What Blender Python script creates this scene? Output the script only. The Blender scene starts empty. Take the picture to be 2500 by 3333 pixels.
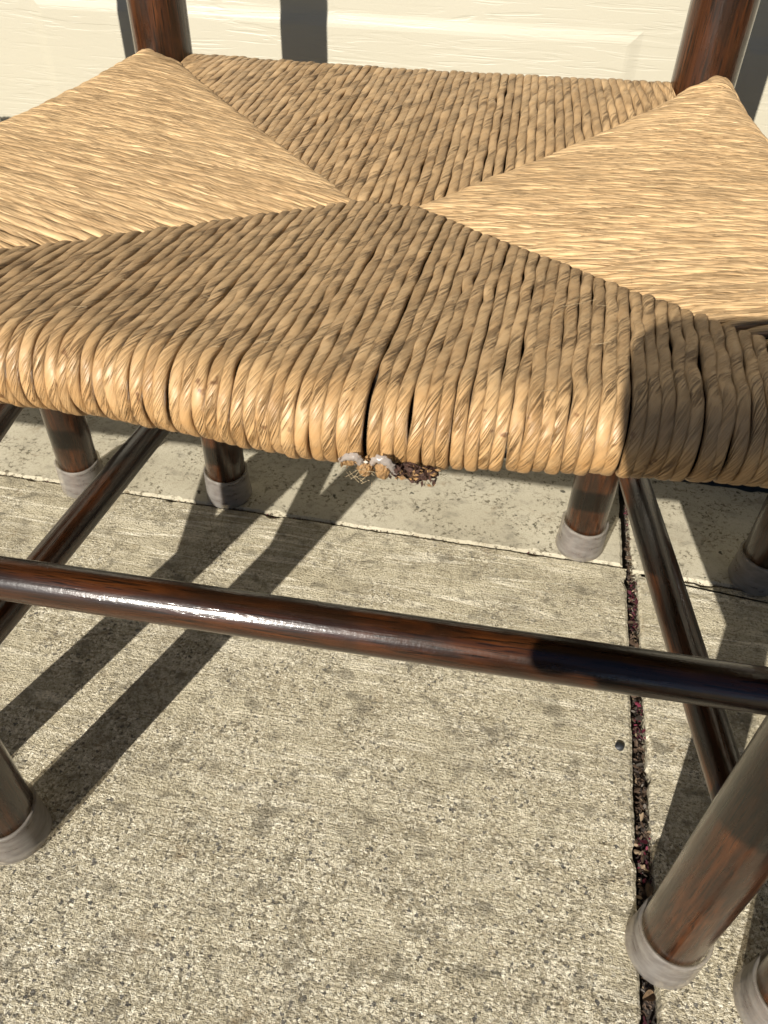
import bpy, bmesh, math, random
import numpy as np
from mathutils import Vector, Matrix, Quaternion
rng = np.random.default_rng(7)
random.seed(7)
PI = math.pi
S = bpy.context.scene
C = S.collection

# ------------------------------------------------------------------ camera, sky, sun, exposure
cam_d = bpy.data.cameras.new('camera')
cam = bpy.data.objects.new('camera', cam_d); C.objects.link(cam)
RIGHT = Vector((.98153, .19003, .02195)); DOWN = Vector((.14323, -.65397, -.74283)); FWD = Vector((-.1268, .73226, -.66912))
m = Matrix.Identity(4)
for i in range(3):
    m[i][0] = RIGHT[i]; m[i][1] = -DOWN[i]; m[i][2] = -FWD[i]
m.translation = Vector((0, 0, .578))
cam.matrix_world = m
cam_d.sensor_fit = 'HORIZONTAL'; cam_d.sensor_width = 36; cam_d.lens = 36.04
cam_d.clip_start = .01; cam_d.clip_end = 300
cam_d.dof.use_dof = True; cam_d.dof.focus_distance = .52; cam_d.dof.aperture_fstop = 64
S.camera = cam

SUN_AZ = math.radians(18.8); SUN_EL = math.radians(28.6)
sun_dir = Vector((math.sin(SUN_AZ)*math.cos(SUN_EL), math.cos(SUN_AZ)*math.cos(SUN_EL), -math.sin(SUN_EL)))
w = bpy.data.worlds.new('World'); S.world = w; w.use_nodes = True
nt = w.node_tree; nt.nodes.clear()
sky = nt.nodes.new('ShaderNodeTexSky'); sky.sky_type = 'NISHITA'; sky.sun_disc = False
sky.sun_elevation = SUN_EL; sky.sun_rotation = PI + SUN_AZ
sky.air_density = .5; sky.dust_density = .1; sky.ozone_density = 1.0
bg = nt.nodes.new('ShaderNodeBackground'); bg.inputs[1].default_value = .05
wo = nt.nodes.new('ShaderNodeOutputWorld')
nt.links.new(sky.outputs[0], bg.inputs[0]); nt.links.new(bg.outputs[0], wo.inputs[0])
sd = bpy.data.lights.new('sun', 'SUN'); sd.energy = 5.0; sd.angle = math.radians(.55); sd.color = (1, .95, .86)
sun = bpy.data.objects.new('sun', sd); C.objects.link(sun)
sun.rotation_euler = sun_dir.to_track_quat('-Z', 'Y').to_euler(); sun.location = (-2, -5, 4)
S.view_settings.view_transform = 'Standard'; S.view_settings.look = 'None'
S.view_settings.exposure = 0.75; S.view_settings.gamma = 1; S.view_settings.use_curve_mapping = False
S.cycles.max_bounces = 6; S.cycles.diffuse_bounces = 3

# ------------------------------------------------------------------ material helpers
def new_mat(name):
    mt = bpy.data.materials.new(name); mt.use_nodes = True
    n = mt.node_tree; n.nodes.clear()
    out = n.nodes.new('ShaderNodeOutputMaterial'); b = n.nodes.new('ShaderNodeBsdfPrincipled')
    n.links.new(b.outputs[0], out.inputs[0])
    return mt, n, b, out
class G:
    def __init__(s, n): s.n = n
    def add(s, t, **k):
        x = s.n.nodes.new(t)
        for a, v in k.items(): setattr(x, a, v)
        return x
    def link(s, a, b): s.n.links.new(a, b)
    def coord(s, kind='Object'): return s.add('ShaderNodeTexCoord').outputs[kind]
    def mapping(s, v, scale=(1,1,1), rot=(0,0,0), loc=(0,0,0)):
        x = s.add('ShaderNodeMapping'); x.inputs['Scale'].default_value = scale; x.inputs['Rotation'].default_value = rot; x.inputs['Location'].default_value = loc
        s.link(v, x.inputs[0]); return x.outputs[0]
    def noise(s, v, scale, detail=3, rough=.55, dist=0):
        x = s.add('ShaderNodeTexNoise'); x.inputs['Scale'].default_value = scale; x.inputs['Detail'].default_value = detail
        x.inputs['Roughness'].default_value = rough; x.inputs['Distortion'].default_value = dist
        s.link(v, x.inputs['Vector']); return x.outputs[0]
    def voro(s, v, scale, feature='F1', out='Distance', rnd=1):
        x = s.add('ShaderNodeTexVoronoi', feature=feature); x.inputs['Scale'].default_value = scale; x.inputs['Randomness'].default_value = rnd
        s.link(v, x.inputs['Vector']); return x.outputs[out]
    def ramp(s, f, stops, interp='LINEAR'):
        x = s.add('ShaderNodeValToRGB'); x.color_ramp.interpolation = interp
        e = x.color_ramp.elements
        while len(e) < len(stops): e.new(.5)
        for q, (p, c) in zip(e, stops):
            q.position = p; q.color = (c, c, c, 1) if isinstance(c, (int, float)) else (*c, 1)
        s.link(f, x.inputs[0]); return x.outputs[0]
    def mix(s, f, a, b, mode='MIX'):
        x = s.add('ShaderNodeMix', data_type='RGBA', blend_type=mode)
        for sock, v in ((x.inputs['Factor'], f), (x.inputs['A'], a), (x.inputs['B'], b)):
            if isinstance(v, (int, float)): sock.default_value = v
            elif isinstance(v, tuple): sock.default_value = (*v, 1)
            else: s.link(v, sock)
        return x.outputs['Result']
    def math(s, op, a, b=0., clamp=False):
        x = s.add('ShaderNodeMath', operation=op, use_clamp=clamp)
        for sock, v in ((x.inputs[0], a), (x.inputs[1], b)):
            if isinstance(v, (int, float)): sock.default_value = v
            else: s.link(v, sock)
        return x.outputs[0]
    def bump(s, h, dist, strength=1, normal=None):
        x = s.add('ShaderNodeBump'); x.inputs['Distance'].default_value = dist; x.inputs['Strength'].default_value = strength
        s.link(h, x.inputs['Height'])
        if normal: s.link(normal, x.inputs['Normal'])
        return x.outputs[0]

def wood_mat(name, seed=0):
    mt, n, b, o = new_mat(name); g = G(n)
    info = g.add('ShaderNodeObjectInfo'); co = g.coord()
    va = g.add('ShaderNodeVectorMath', operation='ADD'); g.link(co, va.inputs[0])
    cb = g.add('ShaderNodeCombineXYZ'); g.link(g.math('MULTIPLY', info.outputs['Random'], 9.), cb.inputs[0]); g.link(g.math('MULTIPLY', info.outputs['Random'], 5.), cb.inputs[2])
    g.link(cb.outputs[0], va.inputs[1]); v = va.outputs[0]
    grain = g.noise(g.mapping(v, (260, 260, 12)), 1, 4, .6, .6)
    pores = g.noise(g.mapping(v, (900, 900, 45)), 1, 2, .6)
    broad = g.noise(g.mapping(v, (40, 40, 5)), 1, 3, .5, 1.2)
    worn = g.noise(v, 55, 3, .6)
    c = g.ramp(g.math('ADD', g.math('MULTIPLY', grain, .6), g.math('MULTIPLY', broad, .4)),
               [(.36, (0.0105, 0.0031, 0.0014)), (.5, (0.0274, 0.0080, 0.0025)), (.66, (0.0606, 0.0179, 0.0049))])
    c = g.mix(g.ramp(pores, [(.38, 1.), (.46, 0.)]), c, (0.0074, 0.0029, 0.0014))
    c = g.mix(g.ramp(worn, [(.60, 0.), (.78, .4)]), c, (0.0527, 0.0174, 0.0056))
    c = g.mix(g.ramp(g.noise(g.mapping(v, (30, 30, 9), (0, 0, 0), (3, 1, 2)), 1, 3, .6, 1.5), [(.40, .85), (.56, 0.)]), c, (.010, .0045, .0025))
    c = g.mix(1., c, (1.25, 1.28, 1.15), 'MULTIPLY')
    g.link(c, b.inputs['Base Color'])
    b.inputs['Roughness'].default_value = .32
    g.link(g.ramp(g.noise(g.mapping(v, (300, 300, 30)), 1, 3), [(.3, .22), (.7, .42)]), b.inputs['Roughness'])
    b.inputs['Coat Weight'].default_value = .8; b.inputs['Coat Roughness'].default_value = .15; b.inputs['Specular IOR Level'].default_value = .2
    h = g.math('ADD', g.math('MULTIPLY', g.noise(g.mapping(v, (620, 620, 26)), 1, 3, .65), .7), g.math('MULTIPLY', g.noise(v, 420, 2), .35))
    nb = g.bump(h, .00028, .55); g.link(nb, b.inputs['Normal']); g.link(g.bump(h, .0005, .6), b.inputs['Coat Normal'])
    return mt
WOOD = wood_mat('dark_varnished_wood')

def cord_mat(name, side=False):
    mt, n, b, o = new_mat(name); g = G(n)
    uv = g.add('ShaderNodeUVMap').outputs[0]          # u: metres along the cord (+ random start), v: turns round it
    sx = g.add('ShaderNodeSeparateXYZ'); g.link(uv, sx.inputs[0])
    u, v = sx.outputs[0], sx.outputs[1]
    hel = g.math('SUBTRACT', v, g.math('MULTIPLY', u, 11. if side else 27.))
    def hv(a, bb, z=0.):
        cb = g.add('ShaderNodeCombineXYZ'); g.link(g.math('MULTIPLY', hel, a), cb.inputs[0]); g.link(g.math('MULTIPLY', u, bb), cb.inputs[1]); cb.inputs[2].default_value = z
        return cb.outputs[0]
    co = g.coord()
    n1 = g.noise(hv(11 if side else 10, 15 if side else 26), 1, 3, .5, .25)
    n2 = g.noise(hv(20, 34 if side else 50, 3.), 1, 2, .5, .25)
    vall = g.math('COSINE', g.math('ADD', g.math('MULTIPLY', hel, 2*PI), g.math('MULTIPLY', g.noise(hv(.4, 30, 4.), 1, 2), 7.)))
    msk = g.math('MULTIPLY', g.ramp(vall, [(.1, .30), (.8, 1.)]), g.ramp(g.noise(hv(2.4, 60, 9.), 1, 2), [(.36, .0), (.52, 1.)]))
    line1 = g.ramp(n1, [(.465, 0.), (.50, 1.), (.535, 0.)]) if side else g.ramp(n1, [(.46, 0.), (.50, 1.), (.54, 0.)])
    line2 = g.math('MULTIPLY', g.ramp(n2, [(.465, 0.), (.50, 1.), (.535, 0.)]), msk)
    broad = g.noise(hv(3.0, 12, 7.), 1, 2, .5, .4)
    mot = g.noise(co, 300, 3, .6)
    mot2 = g.noise(co, 38, 3, .6)
    c = g.mix(g.ramp(broad, [(.2, 0.), (.8, 1.)] if side else [(.3, 0.), (.7, 1.)]), (0.4000, 0.2492, 0.1088), (0.5280, 0.3534, 0.1696))
    c = g.mix(g.ramp(mot, [(.40, 0.), (.8, .4)]), c, (0.5760, 0.4092, 0.2176))
    c = g.mix(g.ramp(mot2, [(.54, 0.), (.76, .14 if side else .26)]), c, (0.3360, 0.1860, 0.0672))
    c = g.mix(g.math('MULTIPLY', g.math('MULTIPLY', line1, msk if not side else 1.), .42 if side else .85), c, (0.1920, 0.1042, 0.0371))  # shade in the twist creases painted dark, besides the bump
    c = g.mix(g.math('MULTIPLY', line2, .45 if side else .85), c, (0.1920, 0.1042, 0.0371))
    c = g.mix(1., c, (1.16, 1.19, 1.32) if side else (.85, .85, .92), 'MULTIPLY')  # sun's grazing angle put into the colour: side cords lighter, the rest darker
    oi = g.add('ShaderNodeObjectInfo'); c = g.mix(1., c, g.ramp(oi.outputs['Random'], [(0., (.86, .84, .80)), (.5, (1., .99, .97)), (1., (1.08, 1.08, 1.06))]), 'MULTIPLY')
    # worn, rubbed and soiled along the front rail
    pos = g.add('ShaderNodeSeparateXYZ'); g.link(co, pos.inputs[0])
    fr = g.ramp(g.math('ADD', pos.outputs[1], g.math('MULTIPLY', g.noise(co, 90, 3, .6), .012)), [(.213, 1.), (.232, 0.)])
    low = g.ramp(pos.outputs[2], [(.408, 1.), (.440, .25)])
    frn = g.math('MULTIPLY', g.math('MULTIPLY', fr, low), g.ramp(g.noise(co, 120, 4, .7), [(.34, .35), (.62, 1.)]))
    c = g.mix(g.math('MULTIPLY', frn, .78), g.mix(fr, c, g.mix(1., c, (1.02, 1.01, .98), 'MULTIPLY')), (0.3760, 0.1823, 0.0512))
    spots = g.noise(co, 170, 2, .5)
    c = g.mix(g.math('MULTIPLY', g.ramp(spots, [(.69, 0.), (.74, .8)]), fr), c, (0.1200, 0.0484, 0.0141))
    g.link(c, b.inputs['Base Color'])
    b.inputs['Roughness'].default_value = .62 if side else .47; b.inputs['Specular IOR Level'].default_value = .3 if side else .45
    h = g.math('ADD', g.math('MULTIPLY', broad, .45 if side else .9), g.math('MULTIPLY', mot, .12))
    l1 = line1 if side else g.math('MULTIPLY', line1, g.math('ADD', msk, .08))
    h = g.math('SUBTRACT', h, g.math('ADD', g.math('MULTIPLY', l1, .6 if side else .85), g.math('MULTIPLY', line2, .6)))
    g.link(g.bump(h, .0013, .85), b.inputs['Normal'])
    return mt
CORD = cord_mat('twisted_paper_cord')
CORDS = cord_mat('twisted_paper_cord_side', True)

def plain(name, col, rough=.6, **k):
    mt, n, b, o = new_mat(name); g = G(n)
    c = g.mix(g.ramp(g.noise(g.coord(), k.get('scale', 30), 4, .6), [(.3, 0.), (.7, 1.)]), col, tuple(x * k.get('var', .75) for x in col))
    g.link(c, b.inputs['Base Color']); b.inputs['Roughness'].default_value = rough
    if k.get('bump'): g.link(g.bump(g.noise(g.coord(), k.get('bscale', 200), 3), k['bump']), b.inputs['Normal'])
    return mt
FILL = plain('rush_filling', (.10, .055, .022), .9, scale=200)

def cap_mat():
    mt, n, b, o = new_mat('clear_vinyl'); g = G(n)
    co = g.coord()
    c = g.mix(g.ramp(g.noise(g.mapping(co, (60, 60, 160)), 1, 3), [(.35, 0.), (.7, 1.)]), (.56, .52, .47), (.30, .265, .235))
    g.link(c, b.inputs['Base Color'])
    b.inputs['Roughness'].default_value = .38; b.inputs['Transmission Weight'].default_value = .3; b.inputs['IOR'].default_value = 1.3; b.inputs['Specular IOR Level'].default_value = .6
    b.inputs['Subsurface Weight'].default_value = .0
    g.link(g.bump(g.noise(g.mapping(co, (40, 40, 300)), 1, 2), .0006, .5), b.inputs['Normal'])
    tr = g.add('ShaderNodeBsdfTransparent'); tr.inputs[0].default_value = (.86, .83, .78, 1)
    mx = g.add('ShaderNodeMixShader'); mx.inputs[0].default_value = .60
    g.link(b.outputs[0], mx.inputs[1]); g.link(tr.outputs[0], mx.inputs[2]); g.link(mx.outputs[0], o.inputs[0])
    return mt
CAP = cap_mat()

def concrete(name, near=True):
    mt, n, b, o = new_mat(name); g = G(n)
    co = g.coord()
    warp = g.noise(co, 60, 3)
    big = g.noise(co, 9, 4, .6)
    stain = g.noise(co, 22, 4, .65, .6)
    rust = g.noise(g.mapping(co, (1, 1, 1), (0, 0, 0), (4, 2, 0)), 34, 4, .7)
    broom = g.noise(g.mapping(co, (5, 62, 5), (0, 0, .05)), 1, 3, .6, .4)
    broom2 = g.noise(g.mapping(co, (60, 520, 5), (0, 0, .04)), 1, 2, .6)
    grit = g.noise(co, 520, 3, .65)
    grit2 = g.noise(g.mapping(co, (1, 1, 1), (0, 0, 0), (3, 1, 2)), 1100, 2, .6)
    warpv = g.add('ShaderNodeVectorMath', operation='ADD'); g.link(co, warpv.inputs[0])
    wn = g.add('ShaderNodeTexNoise'); wn.inputs['Scale'].default_value = 420; wn.inputs['Detail'].default_value = 2; g.link(co, wn.inputs['Vector'])
    ws = g.add('ShaderNodeVectorMath', operation='SCALE'); g.link(wn.outputs['Color'], ws.inputs[0]); ws.inputs['Scale'].default_value = .0035; g.link(ws.outputs[0], warpv.inputs[1])
    wv = warpv.outputs[0]
    cell = g.voro(wv, 520, 'F1', 'Color'); cs = g.add('ShaderNodeSeparateColor'); g.link(cell, cs.inputs[0])
    cell2 = g.voro(g.mapping(wv, (1, 1, 1), (0, 0, 0), (3, 5, 1)), 430, 'F1', 'Color'); cs2 = g.add('ShaderNodeSeparateColor'); g.link(cell2, cs2.inputs[0])
    crack = g.voro(wv, 60 if near else 110, 'DISTANCE_TO_EDGE')
    crmask = g.ramp(g.noise(co, 30, 2), [(.42, .1), (.56, 1.)])
    base = g.mix(g.ramp(big, [(.35, 0.), (.65, 1.)]), (.41, .366, .262), (.52, .472, .350))
    if near:
        band = g.noise(g.mapping(co, (2.2, 30, 3), (0, 0, .03), (1, 2, 0)), 1, 3, .55, .7)
        thin = g.noise(g.mapping(co, (3.0, 52, 3), (0, 0, .045), (5, 2, 0)), 1, 2, .5, .35)
        base = g.mix(g.ramp(band, [(.36, .42), (.50, 0.)]), base, (.27, .235, .165))
        base = g.mix(g.ramp(broom, [(.48, 0.), (.66, .5)]), base, (.66, .61, .48))
        base = g.mix(g.math('MULTIPLY', g.ramp(thin, [(.478, 0.), (.505, .95), (.535, 0.)]), g.ramp(g.noise(co, 12, 2), [(.40, .15), (.56, 1.)])), base, (.84, .79, .66))
        base = g.mix(g.ramp(g.math('ADD', g.math('MULTIPLY', grit, .6), g.math('MULTIPLY', broom2, .4)), [(.40, .80), (.50, 0.)]), base, (.155, .13, .085))
        sxyz = g.add('ShaderNodeSeparateXYZ'); g.link(co, sxyz.inputs[0])
        # how much of the cream has worn off the aggregate
        wear = g.math('ADD', g.ramp(sxyz.outputs[1], [(.12, .26), (.55, .0)]), g.math('MULTIPLY', g.noise(co, 16, 3), .9))
        wear = g.ramp(wear, [(.40, .18), (.66, 1.)])
        tone = g.ramp(cs.outputs[0], [(0., (.03, .028, .026)), (.06, (.07, .06, .05)), (.11, (.22, .19, .13)), (.45, (.40, .355, .26)), (.75, (.56, .51, .40)), (1., (.80, .76, .64))])
        base = g.mix(g.math('MULTIPLY', wear, .70), base, tone)
        base = g.mix(g.math('MULTIPLY', wear, g.ramp(cs2.outputs[1], [(0., .85), (.03, .85), (.04, 0.)])), base, (.05, .05, .055))
        base = g.mix(g.math('MULTIPLY', g.ramp(g.noise(g.mapping(co, (1, 1, 1), (0, 0, 0), (9, 1, 0)), 800, 2, .6), [(.36, .85), (.43, 0.)]), wear), base, (.075, .062, .042))
    else:
        base = g.mix(g.ramp(grit, [(.36, .45), (.45, 0.)]), base, (.26, .225, .155))
        pit = g.noise(g.mapping(co, (1, 1, 1), (0, 0, 0), (7, 3, 0)), 190, 3, .62)
        base = g.mix(g.math('MULTIPLY', g.ramp(pit, [(.55, 0.), (.61, .9)]), g.ramp(g.noise(co, 30, 2), [(.40, .15), (.58, 1.)])), base, (.125, .105, .066))
        base = g.mix(g.ramp(g.noise(g.mapping(co, (1, 1, 1), (0, 0, 0), (2, 8, 0)), 75, 2, .5), [(.70, 0.), (.73, .9)]), base, (.045, .042, .03))
    spots = g.noise(g.mapping(co, (1, 1.3, 1), (0, 0, 0), (6, 6, 0)), 42, 3, .6, .3)
    base = g.mix(g.math('MULTIPLY', g.ramp(crack, [(.0, .7), (.028, 0.)]), crmask), base, (.13, .108, .066))
    base = g.mix(g.ramp(spots, [(.55, 0.), (.68, .68 if near else .35)]), base, (.135, .12, .088))
    base = g.mix(g.ramp(stain, [(.53, 0.), (.72, .45 if near else .25)]), base, (.16, .14, .105))
    base = g.mix(g.ramp(rust, [(.60, 0.), (.74, .5)]), base, (.19, .13, .066))
    base = g.mix(1., base, (1.13, 1.11, 1.06) if near else (.95, .955, .98), 'MULTIPLY')
    g.link(base, b.inputs['Base Color']); b.inputs['Roughness'].default_value = .85; b.inputs['Specular IOR Level'].default_value = .25
    h = g.math('ADD', g.math('MULTIPLY', grit, 1.0 if near else .5), g.math('ADD', g.math('MULTIPLY', grit2, .4), g.math('MULTIPLY', broom2, .5 if near else .12)))
    if near: h = g.math('ADD', h, g.math('MULTIPLY', cs.outputs[0], .25))
    g.link(g.bump(h, .0018 if near else .0009, .9), b.inputs['Normal'])
    return mt
CON_N = concrete('broomed_concrete', True); CON_F = concrete('smooth_pitted_concrete', False)

def door_mat():
    mt, n, b, o = new_mat('embossed_cream_paint'); g = G(n); co = g.coord()
    c = g.mix(g.ramp(g.noise(co, 5, 4), [(.3, 0.), (.7, 1.)]), (0.3731, 0.3434, 0.2643), (0.3871, 0.3576, 0.2788))
    g.link(c, b.inputs['Base Color']); b.inputs['Roughness'].default_value = .45
    gr = g.noise(g.mapping(co, (9, 9, 130)), 1, 3, .55, 1.1)
    sharp = g.ramp(gr, [(.40, 0.), (.47, 1.), (.60, 1.), (.64, .45)])
    st = g.noise(co, 480, 2, .5)
    msk = g.ramp(g.noise(g.mapping(co, (6, 6, 14)), 1, 2), [(.38, .15), (.62, 1.)])
    h = g.math('ADD', g.math('MULTIPLY', sharp, msk), g.math('MULTIPLY', st, .35))
    g.link(g.bump(h, .0005, .5), b.inputs['Normal'])
    return mt
DOOR = door_mat()

# ------------------------------------------------------------------ object helpers
def link(name, mesh, parent=None, **props):
    o = bpy.data.objects.new(name, mesh); C.objects.link(o)
    if parent: o.parent = parent
    for k, v in props.items(): o[k] = v
    return o
def mesh_from(name, verts, faces, mat, smooth=True, uv=None):
    me = bpy.data.meshes.new(name); me.from_pydata([tuple(v) for v in verts], [], [tuple(f) for f in faces])
    if mat: me.materials.append(mat)
    if smooth: me.polygons.foreach_set('use_smooth', [True] * len(me.polygons))
    if uv is not None:
        l = me.uv_layers.new(name='UVMap'); idx = np.empty(len(me.loops), dtype=np.int32); me.loops.foreach_get('vertex_index', idx)
        l.data.foreach_set('uv', np.asarray(uv, dtype=np.float32)[idx].ravel())
    me.update(); return me
def lathe(prof, n=40):
    vs, fs = [], []
    for r, z in prof:
        for k in range(n): a = 2*PI*k/n; vs.append((r*math.cos(a), r*math.sin(a), z))
    for i in range(len(prof)-1):
        for k in range(n):
            q = (k+1) % n; fs.append((i*n+k, i*n+q, (i+1)*n+q, (i+1)*n+k))
    fs.append(tuple(range(n))[::-1]); fs.append(tuple((len(prof)-1)*n+k for k in range(n)))
    return vs, fs
def boxes_mesh(name, boxes, mat, bev=0.0):
    bm = bmesh.new()
    for (a, b) in boxes:
        r = bmesh.ops.create_cube(bm, size=1)['verts']
        for v in r: v.co = Vector(((a[i]+b[i])/2 + v.co[i]*(b[i]-a[i]) for i in range(3)))
    if bev: bmesh.ops.bevel(bm, geom=bm.edges[:], offset=bev, segments=2, affect='EDGES')
    me = bpy.data.meshes.new(name); bm.to_mesh(me); bm.free(); me.materials.append(mat); return me

# ------------------------------------------------------------------ the ground
def edge_noise(s, seed, amp):
    return amp*(math.sin(s*61+seed)*.35 + math.sin(s*173+seed*2.3)*.3 + math.sin(s*419+seed*1.7)*.25 + math.sin(s*977+seed*3.1)*.2)
def slab(x0, y0, x1, y1, mat, seed, skew=0.0, fine=True):
    cs = [(x0 + skew*(y0-.3), y0), (x1 + skew*(y0-.3), y0), (x1 + skew*(y1-.3), y1), (x0 + skew*(y1-.3), y1)]
    pts = []
    for k in range(4):
        a, b = cs[k], cs[(k+1) % 4]; L = math.dist(a, b)
        N = max(2, int(L/.003)) if fine else max(2, int(L/.2))
        for i in range(N):
            t = i/N; s = t*L; d = ((b[0]-a[0])/L, (b[1]-a[1])/L); nn = (-d[1], d[0])
            chip = max(0, math.sin(s*31+seed*5+k)*math.sin(s*77+seed+k) - .72)*.012 if fine else 0
            e = edge_noise(s, seed+k*4, .0007) if fine else 0
            px, py = a[0]+d[0]*s, a[1]+d[1]*s
            pts.append((px, py, nn, e, chip, abs(edge_noise(s*1.7, seed+9+k, .0012)) if fine else 0))
    n = len(pts); vs = []
    for (px, py, nn, e, ch, e2) in pts: vs.append((px+nn[0]*(e+ch*.6), py+nn[1]*(e+ch*.6), -.09))
    for (px, py, nn, e, ch, e2) in pts: vs.append((px+nn[0]*(e+ch), py+nn[1]*(e+ch), -.0016-e2*.6))
    for (px, py, nn, e, ch, e2) in pts: vs.append((px+nn[0]*(.0022+e+ch*1.3+e2), py+nn[1]*(.0022+e+ch*1.3+e2), 0))
    fs = []
    for r in (0, 1):
        for i in range(n):
            j = (i+1) % n; fs.append((r*n+i, r*n+j, (r+1)*n+j, (r+1)*n+i))
    fs.append(tuple(2*n+i for i in range(n)))
    o = link('concrete_slab', mesh_from('concrete_slab', vs, fs, mat, smooth=False), kind='structure')
    return o
SOIL = plain('dark_soil', (.022, .016, .012), .95, scale=300, bump=.002)
gm = mesh_from('ground', [(-80, -80, -.095), (80, -80, -.095), (80, 80, -.095), (-80, 80, -.095)], [(0, 1, 2, 3)], plain('far_asphalt', (.07, .07, .065), .9, scale=60, bump=.002), False)
link('ground', gm, kind='structure')
# joint bed just under the slabs
link('joint_bed', mesh_from('joint_bed', [(-3, -3, -.016), (3, -3, -.016), (3, .762, -.016), (-3, .762, -.016)], [(0, 1, 2, 3)], SOIL, False), kind='structure')
slab(-1.38, -1.45, .1505, .6015, CON_N, 1.3, .018)
slab(.1635, -1.45, 1.70, .594, CON_N, 2.7, .012)
slab(-1.38, .6040, .1525, .764, CON_F, 3.9, .0)
slab(.1620, .5975, 1.70, .764, CON_F, 5.1, .0)
for (a, b_, c_, d_) in ((-3, -1.45, -1.39, .6015), (1.712, -1.45, 3, .594), (-3, -3, -1.39, -1.46), (-1.38, -3, .15, -1.46), (.163, -3, 1.7, -1.46), (1.712, -3, 3, -1.46), (-3, .604, -1.39, .764), (1.712, .6, 3, .764)):
    slab(a, b_, c_, d_, CON_N, a, 0, False)

# litter in the joint: dry scraps and pink petals
def litter():
    vs, fs, mi = [], [], []
    def scrap(x, y, z, L, W, mat):
        a = random.uniform(0, 2*PI); t = random.uniform(-.8, .8); q = Quaternion((math.cos(a), math.sin(a), 0), t) @ Quaternion((0, 0, 1), random.uniform(0, 2*PI))
        b = len(vs); cur = random.uniform(-.4, .4)*L
        for (u, v, zz) in ((-.5, 0, 0), (-.2, .5, .3), (.25, .42, .2), (.5, 0, 0), (.2, -.5, .25), (-.25, -.4, .3)):
            p = q @ Vector((u*L, v*W, zz*cur)); vs.append((x+p.x, y+p.y, z+p.z))
        fs.append((b, b+1, b+2, b+3)); fs.append((b, b+3, b+4, b+5)); mi.extend([mat]*2)
    for k in range(2100):
        y = random.uniform(.19, .75) if random.random() < .85 else random.uniform(-.3, .2)
        wl = .1525 + .018*(y-.3); wr = .1625 + .012*(y-.3)
        if y < .24: wl += .001; wr -= .004
        x = random.uniform(wl, wr)
        patch = math.sin(y*47+.6) + .5*math.sin(y*111)
        r = random.random()
        if patch > .45 and r < .42: mat = 2 if random.random() < .35 else 3
        else: mat = 0 if r < .62 else (5 if r < .85 else (1 if r < .94 else 4))
        L = random.uniform(.0012, .0045) if random.random() < .85 else random.uniform(.005, .009); scrap(x, y, -.0045 + random.uniform(-.006, .0025), L, L*random.uniform(.15, .6), mat)
    for k in range(420):
        x = random.uniform(-.6, .3); scrap(x, .6028 if x < .15 else .5958, random.uniform(-.006, -.001), random.uniform(.001, .004), random.uniform(.0004, .0015), random.choice((0, 0, 1, 0, 2 if random.random() < .3 else 0)))
    me = mesh_from('leaf_litter', vs, fs, None, False)
    for nm, c in (('brown_scrap', (.075, .045, .026)), ('pale_scrap', (.27, .195, .12)), ('magenta_petal', (.13, .008, .028)), ('wine_petal', (.06, .007, .015)), ('grey_scrap', (.13, .11, .09)), ('dark_scrap', (.03, .02, .014))):
        me.materials.append(plain(nm, c, .8, scale=400))
    me.polygons.foreach_set('material_index', mi)
    link('leaf_litter', me, kind='stuff')
litter()

def lump(name, x, y, z, r, flat, mat, seed, label, cat, group=None):
    bm = bmesh.new(); bmesh.ops.create_icosphere(bm, subdivisions=3, radius=1)
    rr = random.Random(seed); ph = [rr.uniform(0, 6) for _ in range(6)]
    for v in bm.verts:
        k = 1 + .16*math.sin(v.co.x*2.3+ph[0]) + .14*math.sin(v.co.y*3.1+ph[1]) + .1*math.sin(v.co.z*4+v.co.x*3+ph[2])
        v.co = Vector((v.co.x*r*k, v.co.y*r*k*.8, v.co.z*r*flat*k))
    me = bpy.data.meshes.new(name); bm.to_mesh(me); bm.free(); me.materials.append(mat)
    for p in me.polygons: p.use_smooth = True
    o = link(name, me, label=label, category=cat); o.location = (x, y, z)
    if group: o['group'] = group
    return o
DARK = plain('black_stone', (.02, .022, .026), .5)
lump('pebble', .141, .384, .0012, .0042, .5, DARK, 3, 'small black pebble on the sunlit slab just left of the joint', 'pebble')
# curled dry leaf in the joint by the right front foot
def leaf(name, x, y, z, L, W, rot, curl, mat, label):
    vs, fs = [], []; n = 8
    for i in range(n+1):
        u = i/n; wd = W*math.sin(PI*min(1, u*.94+.03))**.7
        for j in (-1, -.5, 0, .5, 1):
            vs.append(((u-.5)*L, j*wd/2, curl*abs(j)**2*wd + .2*curl*math.sin(u*5)*L*.3))
    for i in range(n):
        for j in range(4): a = i*5+j; fs.append((a, a+1, a+6, a+5))
    o = link(name, mesh_from(name, vs, fs, mat), label=label, category='leaf'); o.location = (x, y, z); o.rotation_euler = (.15, .1, rot)
    return o
LEAF = plain('dry_leaf', (.17, .105, .052), .7, scale=300, var=.4, bump=.001, bscale=500)
leaf('dry_leaf', .154, .197, .0005, .0095, .0068, .5, .6, LEAF, 'curled tan dead leaf in the joint in front of the right front foot')
leaf('dry_leaf', .158, .268, .0005, .011, .006, 1.4, .3, LEAF, 'pointed tan scrap of leaf lying lengthwise in the joint behind the right front foot')

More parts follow.
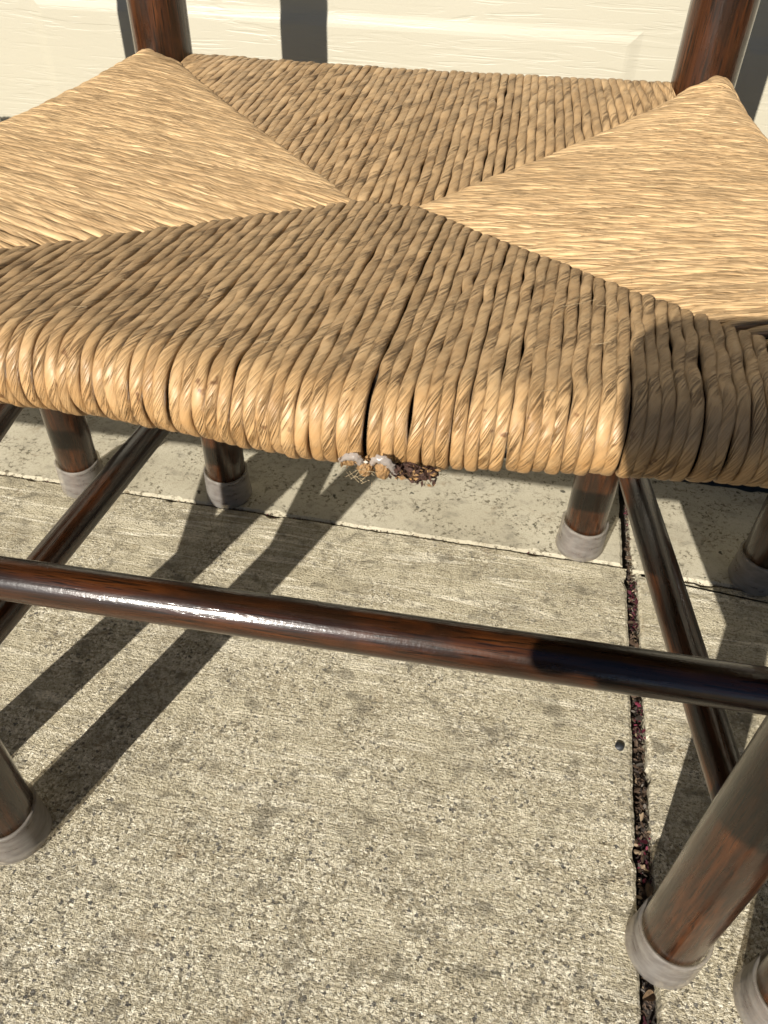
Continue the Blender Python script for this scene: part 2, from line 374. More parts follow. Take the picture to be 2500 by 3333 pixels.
# ------------------------------------------------------------------ garage door and wall behind
door = bpy.data.objects.new('garage_door', None); C.objects.link(door); door.location = (-.2, .8, 0)
door['label'] = 'cream sectional garage door with embossed wood grain and raised panels behind the chairs'; door['category'] = 'garage door'
def door_section(z0, z1, pz0, pz1):
    P = .66; X0, X1 = -2.4, 2.2; w_ = .578; first = -.501
    cols = []; x = first - 2*P
    while x + w_ < X1 - .05:
        if x > X0 + .05: cols.append((x, x+w_))
        x += P
    vs, fs = [], []
    def q(*p):
        b = len(vs); vs.extend(p); fs.append(tuple(range(b, b+len(p))))
    y = .80; g1, g2, d, up = .0050, .0090, .0013, .0012
    def quad(xa, za, xb, zb): q((xa, y, za), (xb, y, za), (xb, y, zb), (xa, y, zb))
    xs = X0
    for (a, b_) in cols:
        quad(xs, z0, a, z1); quad(a, z0, b_, pz0); quad(a, pz1, b_, z1)
        def rect(i, yy): return [(a+i, yy, pz0+i), (b_-i, yy, pz0+i), (b_-i, yy, pz1-i), (a+i, yy, pz1-i)]
        r0, r1, r2 = rect(0, y), rect(.0025, y-.0003), rect(.0090, y-.0015)
        r3 = rect(.0120, y-.0018)
        for A, B in ((r0, r1), (r1, r2), (r2, r3)):
            for k in range(4): q(A[k], A[(k+1) % 4], B[(k+1) % 4], B[k])
        q(*r3); xs = b_
    quad(xs, z0, X1, z1)
    q((X0, y, z1), (X1, y, z1), (X1, y+.006, z1+.004), (X0, y+.006, z1+.004))
    q((X0, y, z0), (X1, y, z0), (X1, y+.03, z0), (X0, y+.03, z0))
    me = mesh_from('door_section', [(v[0]+.2, v[1]-.8, v[2]) for v in vs], fs, DOOR, False)
    link('door_section', me, door)
door_section(.022, .548, .10, .4475)
for k in range(1, 4): door_section(.554+.532*(k-1), .554+.532*k-.006, .66+.532*(k-1), .98+.532*(k-1))
RUB = plain('black_rubber', (.012, .011, .010), .7)
link('rubber_seal', boxes_mesh('rubber_seal', [((-2.2, -.006, -.02), (2.4, .026, .024))], RUB, .004), door)
WALL = plain('stucco', (.34, .30, .23), .9, scale=8, var=.9, bump=.004, bscale=120)
wall = link('house_wall', boxes_mesh('house_wall', [((-4.2, .74, -.05), (-2.41, 1.0, 2.9)), ((2.21, .74, -.05), (4.2, 1.0, 2.9)), ((-2.41, .742, 2.16), (2.21, .998, 2.898)), ((-2.41, .85, -.05), (2.21, .99, 2.158))], WALL),
            label='plain beige stucco house wall around the garage door', category='wall')

# ------------------------------------------------------------------ the chair
RL = np.array((-.287, .622)); RR = np.array((.106, .622)); FR = np.array((.164, .228)); FL = np.array((-.312, .215))
ZR = .4270                                            # centre height of the seat rails
def rod(name, a, b, r0, parent, rmid=None, n=36, ends=.0015, mat=WOOD):
    a, b = Vector(a), Vector(b); L = (b-a).length; rmid = rmid or r0
    prof = [(r0*.8, 0), (r0, ends)]
    for i in range(1, 12):
        t = i/12; prof.append((r0+(rmid-r0)*math.sin(PI*t), ends+(L-2*ends)*t))
    prof += [(r0, L-ends), (r0*.8, L)]
    vs, fs = lathe(prof, n); o = link(name, mesh_from(name, vs, fs, mat), parent)
    o.rotation_mode = 'QUATERNION'; o.rotation_quaternion = (b-a).to_track_quat('Z', 'Y'); o.location = a
    return o
def add_cap(leg, r):
    prof = [(r*.62, .0), (r+.0028, .0012), (r+.0042, .004), (r+.0040, .009), (r+.0033, .022), (r+.0029, .036), (r+.0030, .0385), (r+.0022, .0392), (r+.0006, .0385), (r+.0005, .034)]
    vs, fs = lathe(prof, 48); fs = fs[:-1]
    # slight unevenness of the soft sleeve
    vs = [(x*(1+.012*math.sin(3*math.atan2(y, x)+z*90)), y*(1+.012*math.sin(3*math.atan2(y, x)+z*90)), z+.0012*math.sin(2*math.atan2(y, x)+1)*(z > .02)) for x, y, z in vs]
    return link('foot_cap', mesh_from('foot_cap', vs, fs, CAP), leg)

def tri_noise(n, step, amp, r):                       # smooth 1-D noise
    k = max(3, int(n*step)+3); c = r.normal(0, 1, k); x = np.linspace(0, k-1.001, n); i = x.astype(int); f = x-i; f = f*f*(3-2*f)
    return amp*(c[i]*(1-f)+c[np.minimum(i+1, k-1)]*f)
M = 14
TH = np.linspace(-PI/2, 1.5*PI, M+1)
def cord_mesh(path, lat, r0, seed, mat, flat=.74, wob=.00034):
    r = np.random.default_rng(seed)
    p = np.asarray(path, float); seg = np.linalg.norm(np.diff(p, axis=0), axis=1); s = np.concatenate(([0], np.cumsum(seg)))
    N = max(6, int(s[-1]/.0024)); t = np.linspace(0, s[-1], N)
    p = np.stack([np.interp(t, s, p[:, k]) for k in range(3)], 1)
    for _ in range(2): p[1:-1] = (p[:-2]+2*p[1:-1]+p[2:])/4
    lat = np.asarray(lat, float); lat /= np.linalg.norm(lat)
    tan = np.gradient(p, axis=0); tan /= np.linalg.norm(tan, axis=1)[:, None]
    nor = np.cross(tan, lat); nor /= np.linalg.norm(nor, axis=1)[:, None]
    if nor[N//4][2] < 0: nor = -nor
    la = np.cross(nor, tan)
    p = p + la*tri_noise(N, .16, wob, r)[:, None] + nor*tri_noise(N, .18, .00028, r)[:, None]
    rad = r0*(1+tri_noise(N, .25, .035, r)); ph = r.uniform(0, 6.28)
    tip = np.minimum(1, np.sqrt(np.clip((t+.0004)/.0028, 0, 1)))
    k = 27*2*PI
    hel = TH[None, :] - (k*t)[:, None] + ph
    am = 1+tri_noise(N, .3, .5, r)
    rr = rad[:, None]*tip[:, None]*(1 + am[:, None]*(.030*np.cos(hel) + .018*np.cos(2*hel+ph)))
    ct = np.sign(np.cos(TH))*np.abs(np.cos(TH))**.66; sn = np.sign(np.sin(TH))*np.abs(np.sin(TH))**.74
    v = p[:, None, :] + la[:, None, :]*(rr*ct)[:, :, None] + nor[:, None, :]*(rr*sn*flat)[:, :, None]
    V = v.reshape(-1, 3)
    i = np.arange(N-1)[:, None]*(M+1) + np.arange(M)[None, :]
    F = np.stack([i, i+1, i+M+2, i+M+1], -1).reshape(-1, 4)
    uv = np.stack([np.repeat(t+r.uniform(0, 3), M+1), np.tile((TH+PI/2)/(2*PI), N)], 1)
    F = np.concatenate([F]); V = np.concatenate([V]) 
    return mesh_from('cord', V, F.tolist(), mat, True, uv)

CEN_L = np.array((-.092, .405)); CEN_R = np.array((-.057, .405))
def zsurf(t): return .4255 + .0135*np.clip(t, 0, 1)**1.3    # t: 0 at the middle, 1 at the corners
RC = .0150                                            # cord centre line radius round a rail
def wrap_pts(c, out, R=None, end=1.6*PI/2, n=12):
    R = R or RC
    # quarter turns from the top (towards 'out') to below
    return [(c[0]+out[0]*R*math.sin(a), c[1]+out[1]*R*math.sin(a), c[2]+R*math.cos(a)) for a in np.linspace(0, PI, n)]
def seat(chair):
    filln = []
    core = [(*(FL+(.018, .010)), .4240), (*(FR+(-.018, .010)), .4215), (*(RR+(-.012, -.012)), .4215), (*(RL+(.012, -.012)), .4215)]
    cz = [(CEN_L[0], CEN_L[1], .4180), (CEN_R[0], CEN_R[1], .4180)]
    low = [(x, y, .4125) for x, y, z in core]
    vs = core + cz + low
    fs = [(0, 1, 5, 4), (1, 2, 5), (2, 3, 4, 5), (3, 0, 4), (9, 8, 7, 6), (0, 6, 7, 1), (1, 7, 8, 2), (2, 8, 9, 3), (3, 9, 6, 0)]
    st = link('rush_seat', mesh_from('rush_seat', vs, fs, FILL, False), chair)
    ax = lambda P, Q, t: P+(Q-P)*t
    k = 0
    def bow(x): return -.0090*math.exp(-((x+.055)/.062)**2)
    # ---- front cords
    NF = 94; r = np.random.default_rng(11)
    xs = np.linspace(FL[0]+.0235, FR[0]-.0235, NF)
    for i, x in enumerate(xs):
        xr = x + r.normal(0, .00022)
        if 47 <= i <= 53: xr -= .00042*(i-46)/7
        if 54 <= i <= 58: xr += .00040*(59-i)/5
        xd = -.2995 + (xr-xs[0])/(xs[-1]-xs[0])*(.151+.2995)
        if xd < CEN_L[0]: t = (xd-CEN_L[0])/(FL[0]-CEN_L[0]); yd = CEN_L[1]+(FL[1]-CEN_L[1])*t
        elif xd > CEN_R[0]: t = (xd-CEN_R[0])/(FR[0]-CEN_R[0]); yd = CEN_R[1]+(FR[1]-CEN_R[1])*t
        else: t = 0; yd = CEN_L[1]
        yr = FL[1]+(FR[1]-FL[1])*(xr-FL[0])/(FR[0]-FL[0]) + bow(xr)
        zd = zsurf(t)+.0014; zc = ZR - .0022*math.exp(-((xr+.045)/.07)**2) + .0022*max(0, (xr-.02)/.08)
        pts = [(xd, yd+.0016, zd-.0042), (xd, yd-.0006, zd-.0012), (xd, yd-.0035, zd)]
        ztop = zc+RC
        for u in np.linspace(.08, .93, 12):
            yy = yd+(yr+.004-yd)*u
            pts.append((xd+(xr-xd)*u, yy, zd+(ztop-zd)*u**1.15 + .0010*math.sin(PI*u)))
        wr = wrap_pts((xr, yr, zc), (0, -1)); sk = r.normal(.0007, .0005)
        wr = [(p[0]+sk*(j/11)**2*(1 if j else 0), p[1], p[2]) for j, p in enumerate(wr)]
        pts += wr
        pts += [(xr+sk, yr+.02, zc-RC+.0008), (xr+sk, yr+.05, .4095)]
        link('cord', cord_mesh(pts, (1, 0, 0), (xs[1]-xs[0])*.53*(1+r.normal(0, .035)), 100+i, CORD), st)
    # ---- back cords
    NB = 66; xs = np.linspace(RL[0]+.0235, RR[0]-.0235, NB)
    for i, x in enumerate(xs):
        xd = -.2745+(x-xs[0])/(xs[-1]-xs[0])*(.094+.2745)
        if xd < CEN_L[0]: t = (xd-CEN_L[0])/(RL[0]-CEN_L[0]); yd = CEN_L[1]+(RL[1]-CEN_L[1])*t
        elif xd > CEN_R[0]: t = (xd-CEN_R[0])/(RR[0]-CEN_R[0]); yd = CEN_R[1]+(RR[1]-CEN_R[1])*t
        else: t = 0; yd = CEN_L[1]
        zd = zsurf(t)-.0006; zt = ZR+RC
        pts = [(xd, yd-.003, zd-.003), (xd, yd+.001, zd-.0007), (xd, yd+.004, zd)]
        for u in np.linspace(.08, .93, 12): pts.append((xd+(x-xd)*u, yd+(RL[1]-yd)*u, zd+(zt-zd)*u**1.1+.0012*math.sin(PI*u)))
        zb = .0035*max(0, (x+.10)/.19); pts = [(a_, b_, c_+zb*min(1, k_/14)) for k_, (a_, b_, c_) in enumerate(pts)]
        pts += wrap_pts((x, RL[1], ZR+zb), (0, 1)) + [(x, RL[1]-.03, ZR-RC+.002)]
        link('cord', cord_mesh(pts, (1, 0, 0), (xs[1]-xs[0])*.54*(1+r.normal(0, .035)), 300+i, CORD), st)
    # ---- side cords
    for side, (F, B, Cn) in enumerate(((FL, RL, CEN_L), (FR, RR, CEN_R))):
        sg = -1 if side == 0 else 1; NS = 70
        d = (B-F)/np.linalg.norm(B-F); out = np.array((d[1], -d[0])); out = out*(1 if out[0]*sg > 0 else -1)
        ts = np.linspace(.052, .955, NS); lift = .0055 if side == 0 else .0125
        for i, t in enumerate(ts):
            pr = F+(B-F)*t; lf = lift*max(0, (t-.60)/.36)**1.6
            # end on the diagonals: front part on F-Cn, rear part on B-Cn, in step with the front/back cords
            yy = F[1]+.005+(B[1]-F[1]-.010)*((t-.052)/.896)
            ymid = Cn[1]
            if yy < ymid: q = (ymid-yy)/(ymid-F[1]); e = Cn+(F-Cn)*q
            else: q = (yy-ymid)/(B[1]-ymid); e = Cn+(B-Cn)*q
            zd = zsurf(q)+.0002 + lf*q*.55 + (-.0018 if yy < ymid else .0012)*min(1, q*6); zt = ZR+RC+.0012+lf
            ov = .0060 if yy < ymid else .0040
            pts = [(e[0]-sg*ov, e[1], zd-.0042), (e[0]-sg*ov*.3, e[1], zd-.0014), (e[0]+sg*.003, e[1], zd)]
            L = abs(pr[0]-e[0])
            for u in np.linspace(.08, .93, 12):
                bl = .0022*math.sin(PI*u)*min(1, L/.08)
                pts.append((e[0]+(pr[0]-e[0])*u, e[1]+(pr[1]-e[1])*u, zd+(zt-zd)*u+bl))
            pts += wrap_pts((pr[0], pr[1], ZR+.001+lf), out) + [(pr[0]-out[0]*.03, pr[1]-out[1]*.03, ZR-RC+.003)]
            link('cord', cord_mesh(pts, (0, 1, 0), .00276, 500+side*100+i, CORDS, .72, .0003), st)
    return st

def torn_patch(st):
    # clear glue and torn paper under the middle of the front rail
    mt, n, b, o = new_mat('clear_glue'); b.inputs['Base Color'].default_value = (.36, .31, .27, 1); b.inputs['Roughness'].default_value = .25
    b.inputs['Transmission Weight'].default_value = .35; b.inputs['IOR'].default_value = 1.3
    def blob(name, pts, r, mat, seed):
        rr = np.random.default_rng(seed); p = np.array(pts, float)
        s = np.linspace(0, len(p)-1, 22); p = np.stack([np.interp(s, range(len(p)), p[:, k]) for k in range(3)], 1)
        p[1:-1] = (p[:-2]+p[1:-1]+p[2:])/3
        tan = np.gradient(p, axis=0); tan /= np.linalg.norm(tan, axis=1)[:, None]
        a = np.cross(tan, (0.3, -.8, .5)); a /= np.linalg.norm(a, axis=1)[:, None]; bb = np.cross(tan, a)
        th = np.linspace(0, 2*PI, 11)[:-1]; V = []
        for i in range(22):
            e = math.sin(PI*(i+.4)/21.8)**.4
            for q in th:
                R = r*e*(1+rr.normal(0, .14)); V.append(np.array((0, .0070, .0048))+p[i]+a[i]*R*math.cos(q)+bb[i]*R*.55*math.sin(q))
        F = [(i*10+j, i*10+(j+1) % 10, (i+1)*10+(j+1) % 10, (i+1)*10+j) for i in range(21) for j in range(10)]
        F += [tuple(range(10))[::-1], tuple(210+j for j in range(10))]
        return link(name, mesh_from(name, V, F, mat), st)
    def ribbon(name, pts, wd, mat, seed, label=None):
        # a thin torn strip: jagged edges, crumpled
        rr = np.random.default_rng(seed); p = np.array(pts, float); n = 26
        sx_ = np.linspace(0, len(p)-1, n); p = np.stack([np.interp(sx_, range(len(p)), p[:, k]) for k in range(3)], 1)
        p[1:-1] = (p[:-2]+p[1:-1]+p[2:])/3
        tan = np.gradient(p, axis=0); tan /= np.linalg.norm(tan, axis=1)[:, None]
        a = np.cross(tan, (0, -1, .25)); a /= np.linalg.norm(a, axis=1)[:, None]
        V, F = [], []
        for i_ in range(n):
            ww = wd*(.55+.45*math.sin(PI*i_/(n-1)))*(1+rr.normal(0, .16))
            for k_ in range(7):
                t_ = (k_-3)/3; V.append(p[i_]+a[i_]*ww*t_+np.array((0, -1, .3))*(.0009*(1-t_*t_)+rr.normal(0, .00016)))
        for i_ in range(n-1):
            for k_ in range(6): q_ = i_*7+k_; F.append((q_, q_+1, q_+8, q_+7))
        o_ = link(name, mesh_from(name, V, F, mat), st)
        if label: o_['label'] = label
        return o_
    def crumple(name, c, rx, ry, rz, mat, seed, depth=.35):
        bm = bmesh.new(); bmesh.ops.create_icosphere(bm, subdivisions=4, radius=1); rr = random.Random(seed)
        dirs = [(Vector((rr.gauss(0, 1), rr.gauss(0, 1), rr.gauss(0, 1))).normalized(), rr.uniform(3, 9), rr.uniform(0, 6)) for _ in range(7)]
        for v in bm.verts:
            k_ = 1-depth*sum(abs(math.sin(d_.dot(v.co)*f_+p_))**.6 for d_, f_, p_ in dirs)/7*1.2+depth*.5
            v.co = Vector((c[0]+v.co.x*rx*k_, c[1]+v.co.y*ry*k_, c[2]+v.co.z*rz*k_))
        me = bpy.data.meshes.new(name); bm.to_mesh(me); bm.free(); me.materials.append(mat); return link(name, me, st)
    TP = plain('torn_paper', (.36, .20, .075), .7, scale=600, var=.35, bump=.001, bscale=900)
    BP = plain('brown_torn_paper', (.060, .022, .010), .75, scale=500, var=.3, bump=.001, bscale=900)
    y0 = .1962; zl = .0014
    n_before = len(st.children)
    ribbon('glue_strip', [(-.0495, y0, .4175), (-.0470, y0-.001, .4200), (-.0440, y0-.0015, .4212), (-.0422, y0-.001, .4190), (-.0428, y0, .4168)], .0014, mt, 1, 'short cloudy tatter of clear glue left of the tear')
    ribbon('glue_strip', [(-.0385, y0-.001, .4185), (-.0372, y0-.002, .4215), (-.0348, y0-.0022, .4222), (-.0325, y0-.002, .4205), (-.0312, y0-.001, .4175), (-.0300, y0, .4150)], .0015, mt, 2, 'curled strip of clear glue hooked over the torn end')
    crumple('torn_cord_end', (-.0410, y0+.001, .4155), .0030, .0028, .0042, TP, 5)
    crumple('torn_cord_end', (-.0350, y0+.0005, .4158), .0030, .0028, .0044, TP, 9)
    crumple('torn_cord_end', (-.0462, y0+.003, .4165), .0022, .0022, .0030, TP, 13)
    for q_, (x_, z_, a_, b_) in enumerate(((-.0290, .4140, .0050, .0030), (-.0245, .4132, .0055, .0026), (-.0200, .4150, .0045, .0022), (-.0265, .4160, .0040, .0022))):
        crumple('brown_torn_flap', (x_, y0+.0035, z_+.0012), a_, .0028, b_, BP, 20+q_, .55)  # torn paper whose dark colour also paints the shade of the tear's hollow
    for o_ in list(st.children)[n_before:]: o_.location.z += zl
    vs, fs, mi = [], [], []
    for kk in range(110):
        x = random.uniform(-.0325, -.0165); y = y0-.0005+random.uniform(-.0012, .002); z = .4170+random.uniform(-.0028, .0036)
        if random.random() < .22: x = random.uniform(-.049, -.033); z = .4180+random.uniform(-.004, .003)
        L = random.uniform(.0010, .0034); W = L*random.uniform(.1, .45); q = Quaternion((random.gauss(0, 1), random.gauss(0, 1), random.gauss(0, 1)), random.uniform(0, 3))
        b0 = len(vs)
        for (u, v, ww) in ((-.5, 0, 0), (0, .5, .2), (.5, .05, 0), (0, -.5, -.2)):
            p = q @ Vector((u*L, v*W, ww*L)); vs.append((x+p.x, y+p.y, z+p.z))
        fs.append((b0, b0+1, b0+2, b0+3)); mi.append((0 if random.random() < .8 else 1) if x > -.0325 else (1 if random.random() < .7 else 2))
    me = mesh_from('shredded_paper', vs, fs, BP, False); me.materials.append(TP); me.materials.append(plain('pale_fibre', (.5, .45, .38), .8))
    me.polygons.foreach_set('material_index', mi); link('shredded_paper', me, st, kind='stuff')
    # loose fibres
    vs, fs = [], []
    def fibre(p0, d, L, cv):
        d = Vector(d).normalized(); side = Vector(cv); b0 = len(vs); n = 9
        for i in range(n):
            u = i/(n-1); c = Vector(p0)+d*L*u+side*L*(u*u)*.35
            for a in range(3): vs.append(tuple(c+Vector((math.cos(a*2.1), math.sin(a*2.1)*.5, math.sin(a*2.1)))*.00007))
        for i in range(n-1):
            for a in range(3): fs.append((b0+i*3+a, b0+i*3+(a+1) % 3, b0+(i+1)*3+(a+1) % 3, b0+(i+1)*3+a))
    for kk in range(16): fibre((random.uniform(-.047, -.038), .194, random.uniform(.413, .419)), (random.gauss(0, 1), -.3, random.gauss(-.6, 1)), random.uniform(.002, .005), (random.gauss(0, 1), 0, random.gauss(0, 1)))
    for kk in range(24):
        fibre((random.uniform(-.2, .1), random.uniform(.205, .34), .4447), (random.gauss(0, 1), random.gauss(0, .4), .12), random.uniform(.002, .006), (0, random.gauss(0, 1), -.1))
    fibre((.018, .272, .4450), (1, .35, .1), .013, (0, .6, -.1)); fibre((.0285, .2450, .4455), (1, .0, .12), .006, (0, .9, 0))
    link('loose_fibre', mesh_from('loose_fibre', vs, fs, plain('straw_fibre', (.50, .38, .22), .6)), st, kind='stuff')

def make_chair():
    ch = bpy.data.objects.new('rush_seat_chair', None); C.objects.link(ch)
    LR = .0212
    for P, back in ((FL, 0), (FR, 0), (RL, 1), (RR, 1)):
        top = .452 if not back else .80
        prof = [(LR*.93, .003), (LR, .006)] + [(LR, .006+(top-.012)*k/10) for k in range(1, 10)] + [(LR, top-.006), (LR*.9, top-.002), (LR*.55, top)]
        vs, fs = lathe(prof, 48); lg = link('leg', mesh_from('leg', vs, fs, WOOD), ch); lg.location = (P[0], P[1], 0)
        add_cap(lg, LR)
    v3 = lambda p, z: (p[0], p[1], z)
    rod('stretcher', v3(FL, .3005), v3(FR, .298), .0104, ch, .0108)
    rod('stretcher', v3(FL, .175), v3(RL, .175), .0108, ch, .0120)
    rod('stretcher', v3(FR, .172), v3(RR, .172), .0108, ch, .0124)
    rod('stretcher', v3(RL, .298), v3(RR, .298), .0104, ch, .0108)
    fy = lambda x: bow_rail(x)
    for a, b in ((FL, FR), (RL, RR), (FL, RL), (FR, RR)):
        rod('seat_rail', v3(a, ZR), v3(b, ZR), .0115, ch)
    # two curved back slats between the posts
    for z in (.66, .745):
        vs, fs = [], []; n = 24
        for i in range(n+1):
            u = i/n; x = RL[0]+(RR[0]-RL[0])*u; y = .622+.030*math.sin(PI*u); hh = .026+.004*math.sin(PI*u)
            for (dy, dz) in ((-.006, -hh), (.006, -hh), (.008, 0), (.006, hh), (-.006, hh), (-.008, 0)): vs.append((x, y+dy, z+dz))
        for i in range(n):
            for j in range(6): fs.append((i*6+j, i*6+(j+1) % 6, (i+1)*6+(j+1) % 6, (i+1)*6+j))
        fs += [tuple(range(6))[::-1], tuple(n*6+j for j in range(6))]
        link('back_slat', mesh_from('back_slat', vs, fs, WOOD), ch)
    st = seat(ch)
    return ch, st
chair, rush = make_chair()
def copy_tree(o, parent=None):
    c = o.copy(); C.objects.link(c); c.parent = parent
    for k in list(o.children): copy_tree(k, c)
    return c
left = copy_tree(chair); right = copy_tree(chair)
torn_patch(rush)
left.location = (-.560, -.019, 0)
a = math.radians(-3.6); right.rotation_euler = (0, 0, a)
rl = Vector((RL[0], RL[1], 0)); rl.rotate(Matrix.Rotation(a, 3, 'Z')); right.location = (.284-rl.x, .611-rl.y, 0)
for o, l in ((chair, 'dark wood chair in the middle with sunlit rush seat torn at its front edge'),
             (left, 'dark wood chair on the left, only its capped rear leg and stretcher seen'),
             (right, 'dark wood chair at the right edge, only two capped legs and a stretcher seen')):
    o['label'] = l; o['category'] = 'chair'; o['group'] = 'rush seated chairs lined up along the garage door'

# ------------------------------------------------------------------ the photographer whose phone and arms shade the right of the seat
UPV = -DOWN
def K(r_, u_, f_=0): return Vector((0, 0, .578)) + RIGHT*r_ + UPV*u_ + FWD*f_
def skin_mesh(pts, edges, sub=2, root=0):
    me = bpy.data.meshes.new('tmp'); me.from_pydata([p[0] for p in pts], edges, []); o = bpy.data.objects.new('tmp', me); C.objects.link(o)
    sk = o.modifiers.new('s', 'SKIN'); sk.use_smooth_shade = True
    for i, p in enumerate(pts):
        d = me.skin_vertices[0].data[i]; r_ = p[1]; d.radius = (r_, r_) if isinstance(r_, (int, float)) else r_; d.use_root = (i == root)
    ss = o.modifiers.new('d', 'SUBSURF'); ss.levels = sub; ss.render_levels = sub
    dg = bpy.context.evaluated_depsgraph_get(); ev = bpy.data.meshes.new_from_object(o.evaluated_get(dg))
    bpy.data.objects.remove(o); bpy.data.meshes.remove(me); return ev
def person():
    V_ = Vector
    body = [(V_((.12, -.74, .26)), (.15, .12)), (V_((.12, -.70, .42)), (.13, .10)), (V_((.11, -.63, .60)), (.16, .11)), (V_((.10, -.585, .735)), (.10, .08)),
            (V_((.095, -.545, .80)), .052), (V_((.09, -.52, .855)), .05),
            (V_((-.055, -.585, .725)), .058), (V_((-.075, -.44, .615)), .045), (K(-.088, -.198, -.19), .040), (K(-.074, -.160, -.11), .043), (K(-.056, -.118, -.035), .030),
            (V_((.255, -.585, .725)), .058), (V_((.275, -.44, .60)), .045), (K(.15, -.215, -.19), .040), (K(.085, -.170, -.11), .043), (K(.040, -.128, -.035), .030),
            (V_((.03, -.72, .22)), .088), (V_((.015, -.52, .15)), .075), (V_((.01, -.35, .075)), .058), (V_((.02, -.55, .055)), .052), (V_((.03, -.76, .045)), .036), (V_((.03, -.84, .035)), .03),
            (V_((.21, -.72, .22)), .088), (V_((.225, -.52, .15)), .075), (V_((.235, -.35, .075)), .058), (V_((.225, -.55, .055)), .052), (V_((.215, -.76, .045)), .036), (V_((.215, -.84, .035)), .03)]
    E_ = [(0,1),(1,2),(2,3),(3,4),(4,5),(3,6),(6,7),(7,8),(8,9),(9,10),(3,11),(11,12),(12,13),(13,14),(14,15),(0,16),(16,17),(17,18),(18,19),(19,20),(20,21),(0,22),(22,23),(23,24),(24,25),(25,26),(26,27)]
    meshes = [(skin_mesh(body, E_), 0)]
    # hands: palm, four fingers round the phone's back, thumb on its face
    def hand(w, c, sg):
        # w wrist, c palm centre in phone coordinates; sg -1 left hand (fingers run right), +1 right hand
        P0 = [(w, (.027, .020)), (K(c[0], c[1]-.018, -.022), (.034, .014)), (K(c[0], c[1]+.022, -.018), (.033, .013))]
        out = [(skin_mesh(P0, [(0, 1), (1, 2)]), 1)]
        for q, (du, L) in enumerate(((.036, .9), (.017, 1.), (-.002, .95), (-.020, .78))):
            a_ = K(c[0]-sg*.006, c[1]+du*.7, -.016); b_ = K(c[0]+sg*.010, c[1]+du, -.002); c_ = K(c[0]-sg*.014*L, c[1]+du+.003, .0065); d_ = K(c[0]-sg*.036*L, c[1]+du+.004, .0070)
            out.append((skin_mesh([(a_, .0100), (b_, .0095), (c_, .0085), (d_, .0072)], [(0, 1), (1, 2), (2, 3)]), 1))
        t0 = K(c[0], c[1]-.005, -.026); t1 = K(c[0]-sg*.012, c[1]+.020, -.026); t2 = K(c[0]-sg*.028, c[1]+.038, -.022); t3 = K(c[0]-sg*.036, c[1]+.055, -.0195)
        out.append((skin_mesh([(t0, .013), (t1, .0115), (t2, .0098), (t3, .008)], [(0, 1), (1, 2), (2, 3)]), 1))
        return out
    meshes += hand(K(-.056, -.118, -.035), (-.083, -.100), -1)
    meshes += hand(K(.040, -.128, -.035), (.052, -.100), 1)
    # head, looking down at the phone
    hc = V_((.085, -.47, .945)); look = (V_((0, -.02, .58))-hc).normalized(); up0 = V_((0, 0, 1)); rt = look.cross(up0).normalized(); hu = rt.cross(look)
    def H(x, y, z): return hc + rt*x + look*y + hu*z
    bm = bmesh.new(); bmesh.ops.create_uvsphere(bm, u_segments=40, v_segments=28, radius=1)
    for v in bm.verts:
        x, y, z = v.co
        f = .074*(1-.20*max(0, -z)**1.5); yy = y*.098; zz = z*.118
        if y > 0: yy -= .018*max(0, -z)*0 + .010*y*y*(1-abs(z))*0
        nose = .026*math.exp(-((x/.17)**2+((z+.12)/.17)**2))*(y > 0); brow = .006*math.exp(-((z-.18)/.09)**2)*(y > .2); eye = -.010*sum(math.exp(-(((x-s_)/.16)**2+((z-.05)/.09)**2)) for s_ in (-.42, .42))*(y > 0)
        lip = .005*math.exp(-((x/.3)**2+((z+.48)/.06)**2))*(y > 0); chin = .010*math.exp(-((x/.35)**2+((z+.8)/.16)**2))*(y > 0)
        v.co = H(x*f, yy+nose+brow+eye+lip+chin, zz)
    for s_ in (-1, 1):
        r_ = bmesh.ops.create_uvsphere(bm, u_segments=12, v_segments=8, radius=1)['verts']
        for v in r_: v.co = H(s_*(.076+v.co.x*.008), -.005+v.co.y*.018, -.004+v.co.z*.032)
    hm = bpy.data.meshes.new('h'); bm.to_mesh(hm); bm.free(); meshes.append((hm, 1))
    bm = bmesh.new(); tot = 0; mi = []
    for me, k in meshes:
        bm.from_mesh(me); n2 = len(bm.faces); mi += [k]*(n2-tot); tot = n2
    fin = bpy.data.meshes.new('person'); bm.to_mesh(fin); bm.free()
    for nm, c_, r_ in (('navy_sweater', (.025, .03, .045), .9), ('skin', (.50, .29, .20), .5), ('blue_denim', (.04, .06, .11), .85), ('dark_shoe', (.02, .02, .02), .6)): fin.materials.append(plain(nm, c_, r_, scale=80))
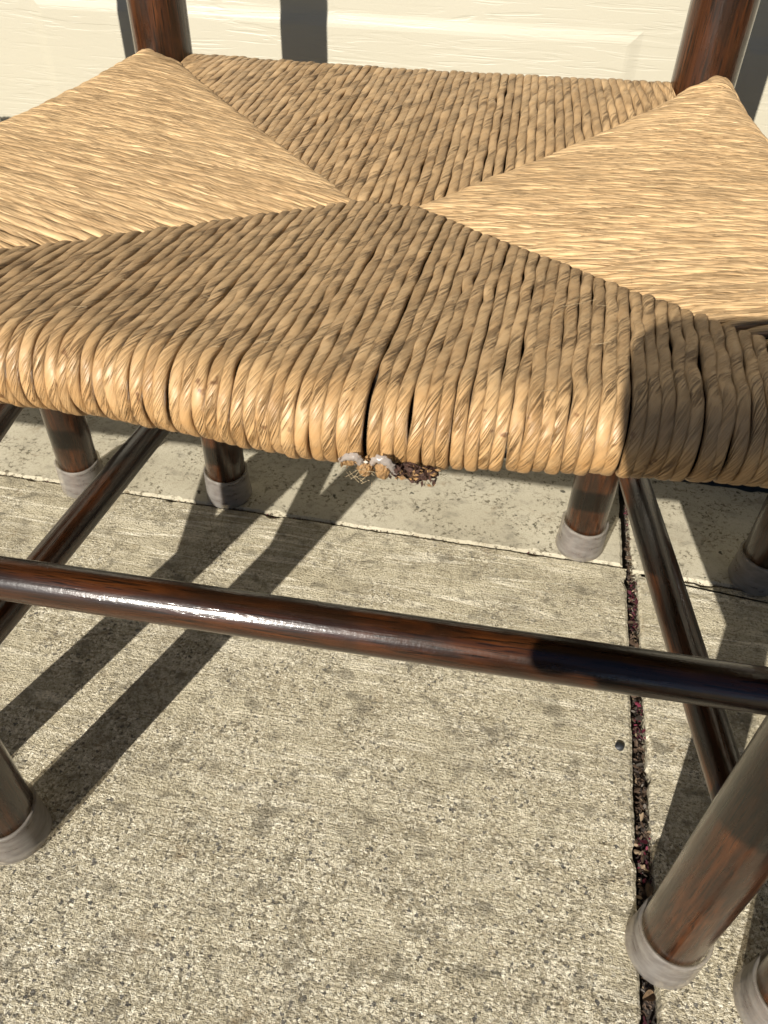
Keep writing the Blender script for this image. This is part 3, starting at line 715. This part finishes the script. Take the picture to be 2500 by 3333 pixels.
    for p, k in zip(fin.polygons, mi):
        p.use_smooth = True; c_ = p.center
        if k == 0: k = 3 if (c_.y < -.74 and c_.z < .09) else (2 if c_.z < .34 and c_.y < .0 and c_.z < .34 else 0)
        p.material_index = k
        if k == 0 and (c_.z > .835): p.material_index = 1
    po = link('person', fin, label='person kneeling in navy sweater and jeans, holding up a phone before the chair', category='person')
    bm = bmesh.new(); bmesh.ops.create_uvsphere(bm, u_segments=36, v_segments=24, radius=1)
    for v in bm.verts:
        x, y, z = v.co; k = 1+.02*math.sin(x*25+z*9)
        lift = 0 if z > .25+.5*max(0, y) or y < -.05 else -.012
        v.co = H(x*(.080+lift)*k, y*(.104+lift)-.004, z*(.124+lift)+.003)
    hmesh = bpy.data.meshes.new('hair'); bm.to_mesh(hmesh); bm.free(); hmesh.materials.append(plain('brown_hair', (.03, .018, .010), .6, scale=300, bump=.002))
    for p in hmesh.polygons: p.use_smooth = True
    link('hair', hmesh, po)
    # the phone
    ph = bpy.data.objects.new('phone', None); C.objects.link(ph); ph.location = K(0, -.042, -.007)
    ph['label'] = 'black smartphone held upright in both hands of the kneeling person'; ph['category'] = 'phone'
    mw = Matrix.Translation(ph.location).inverted()
    def slabp(name, x0, x1, z0, z1, f0, f1, rad, mat):
        vs = []; ring = []
        for cx, cz, a0 in ((x1-rad, z1-rad, 0), (x0+rad, z1-rad, PI/2), (x0+rad, z0+rad, PI), (x1-rad, z0+rad, 1.5*PI)):
            for k in range(9): a = a0+PI/2*k/8; ring.append((cx+rad*math.cos(a), cz+rad*math.sin(a)))
        n = len(ring)
        for f in (f0, f1):
            for x, z in ring: vs.append(mw @ K(x, z, f))
        fs = [(i, (i+1) % n, n+(i+1) % n, n+i) for i in range(n)] + [tuple(range(n))[::-1], tuple(range(n, 2*n))]
        link(name, mesh_from(name, vs, fs, mat, False), ph)
    slabp('case', -.0425, .035, -.124, .0245, -.011, -.003, .012, plain('black_case', (.02, .02, .022), .5))
    slabp('screen', -.039, .0315, -.1205, .021, -.0115, -.0109, .010, plain('dark_glass', (.01, .01, .012), .08))
person()
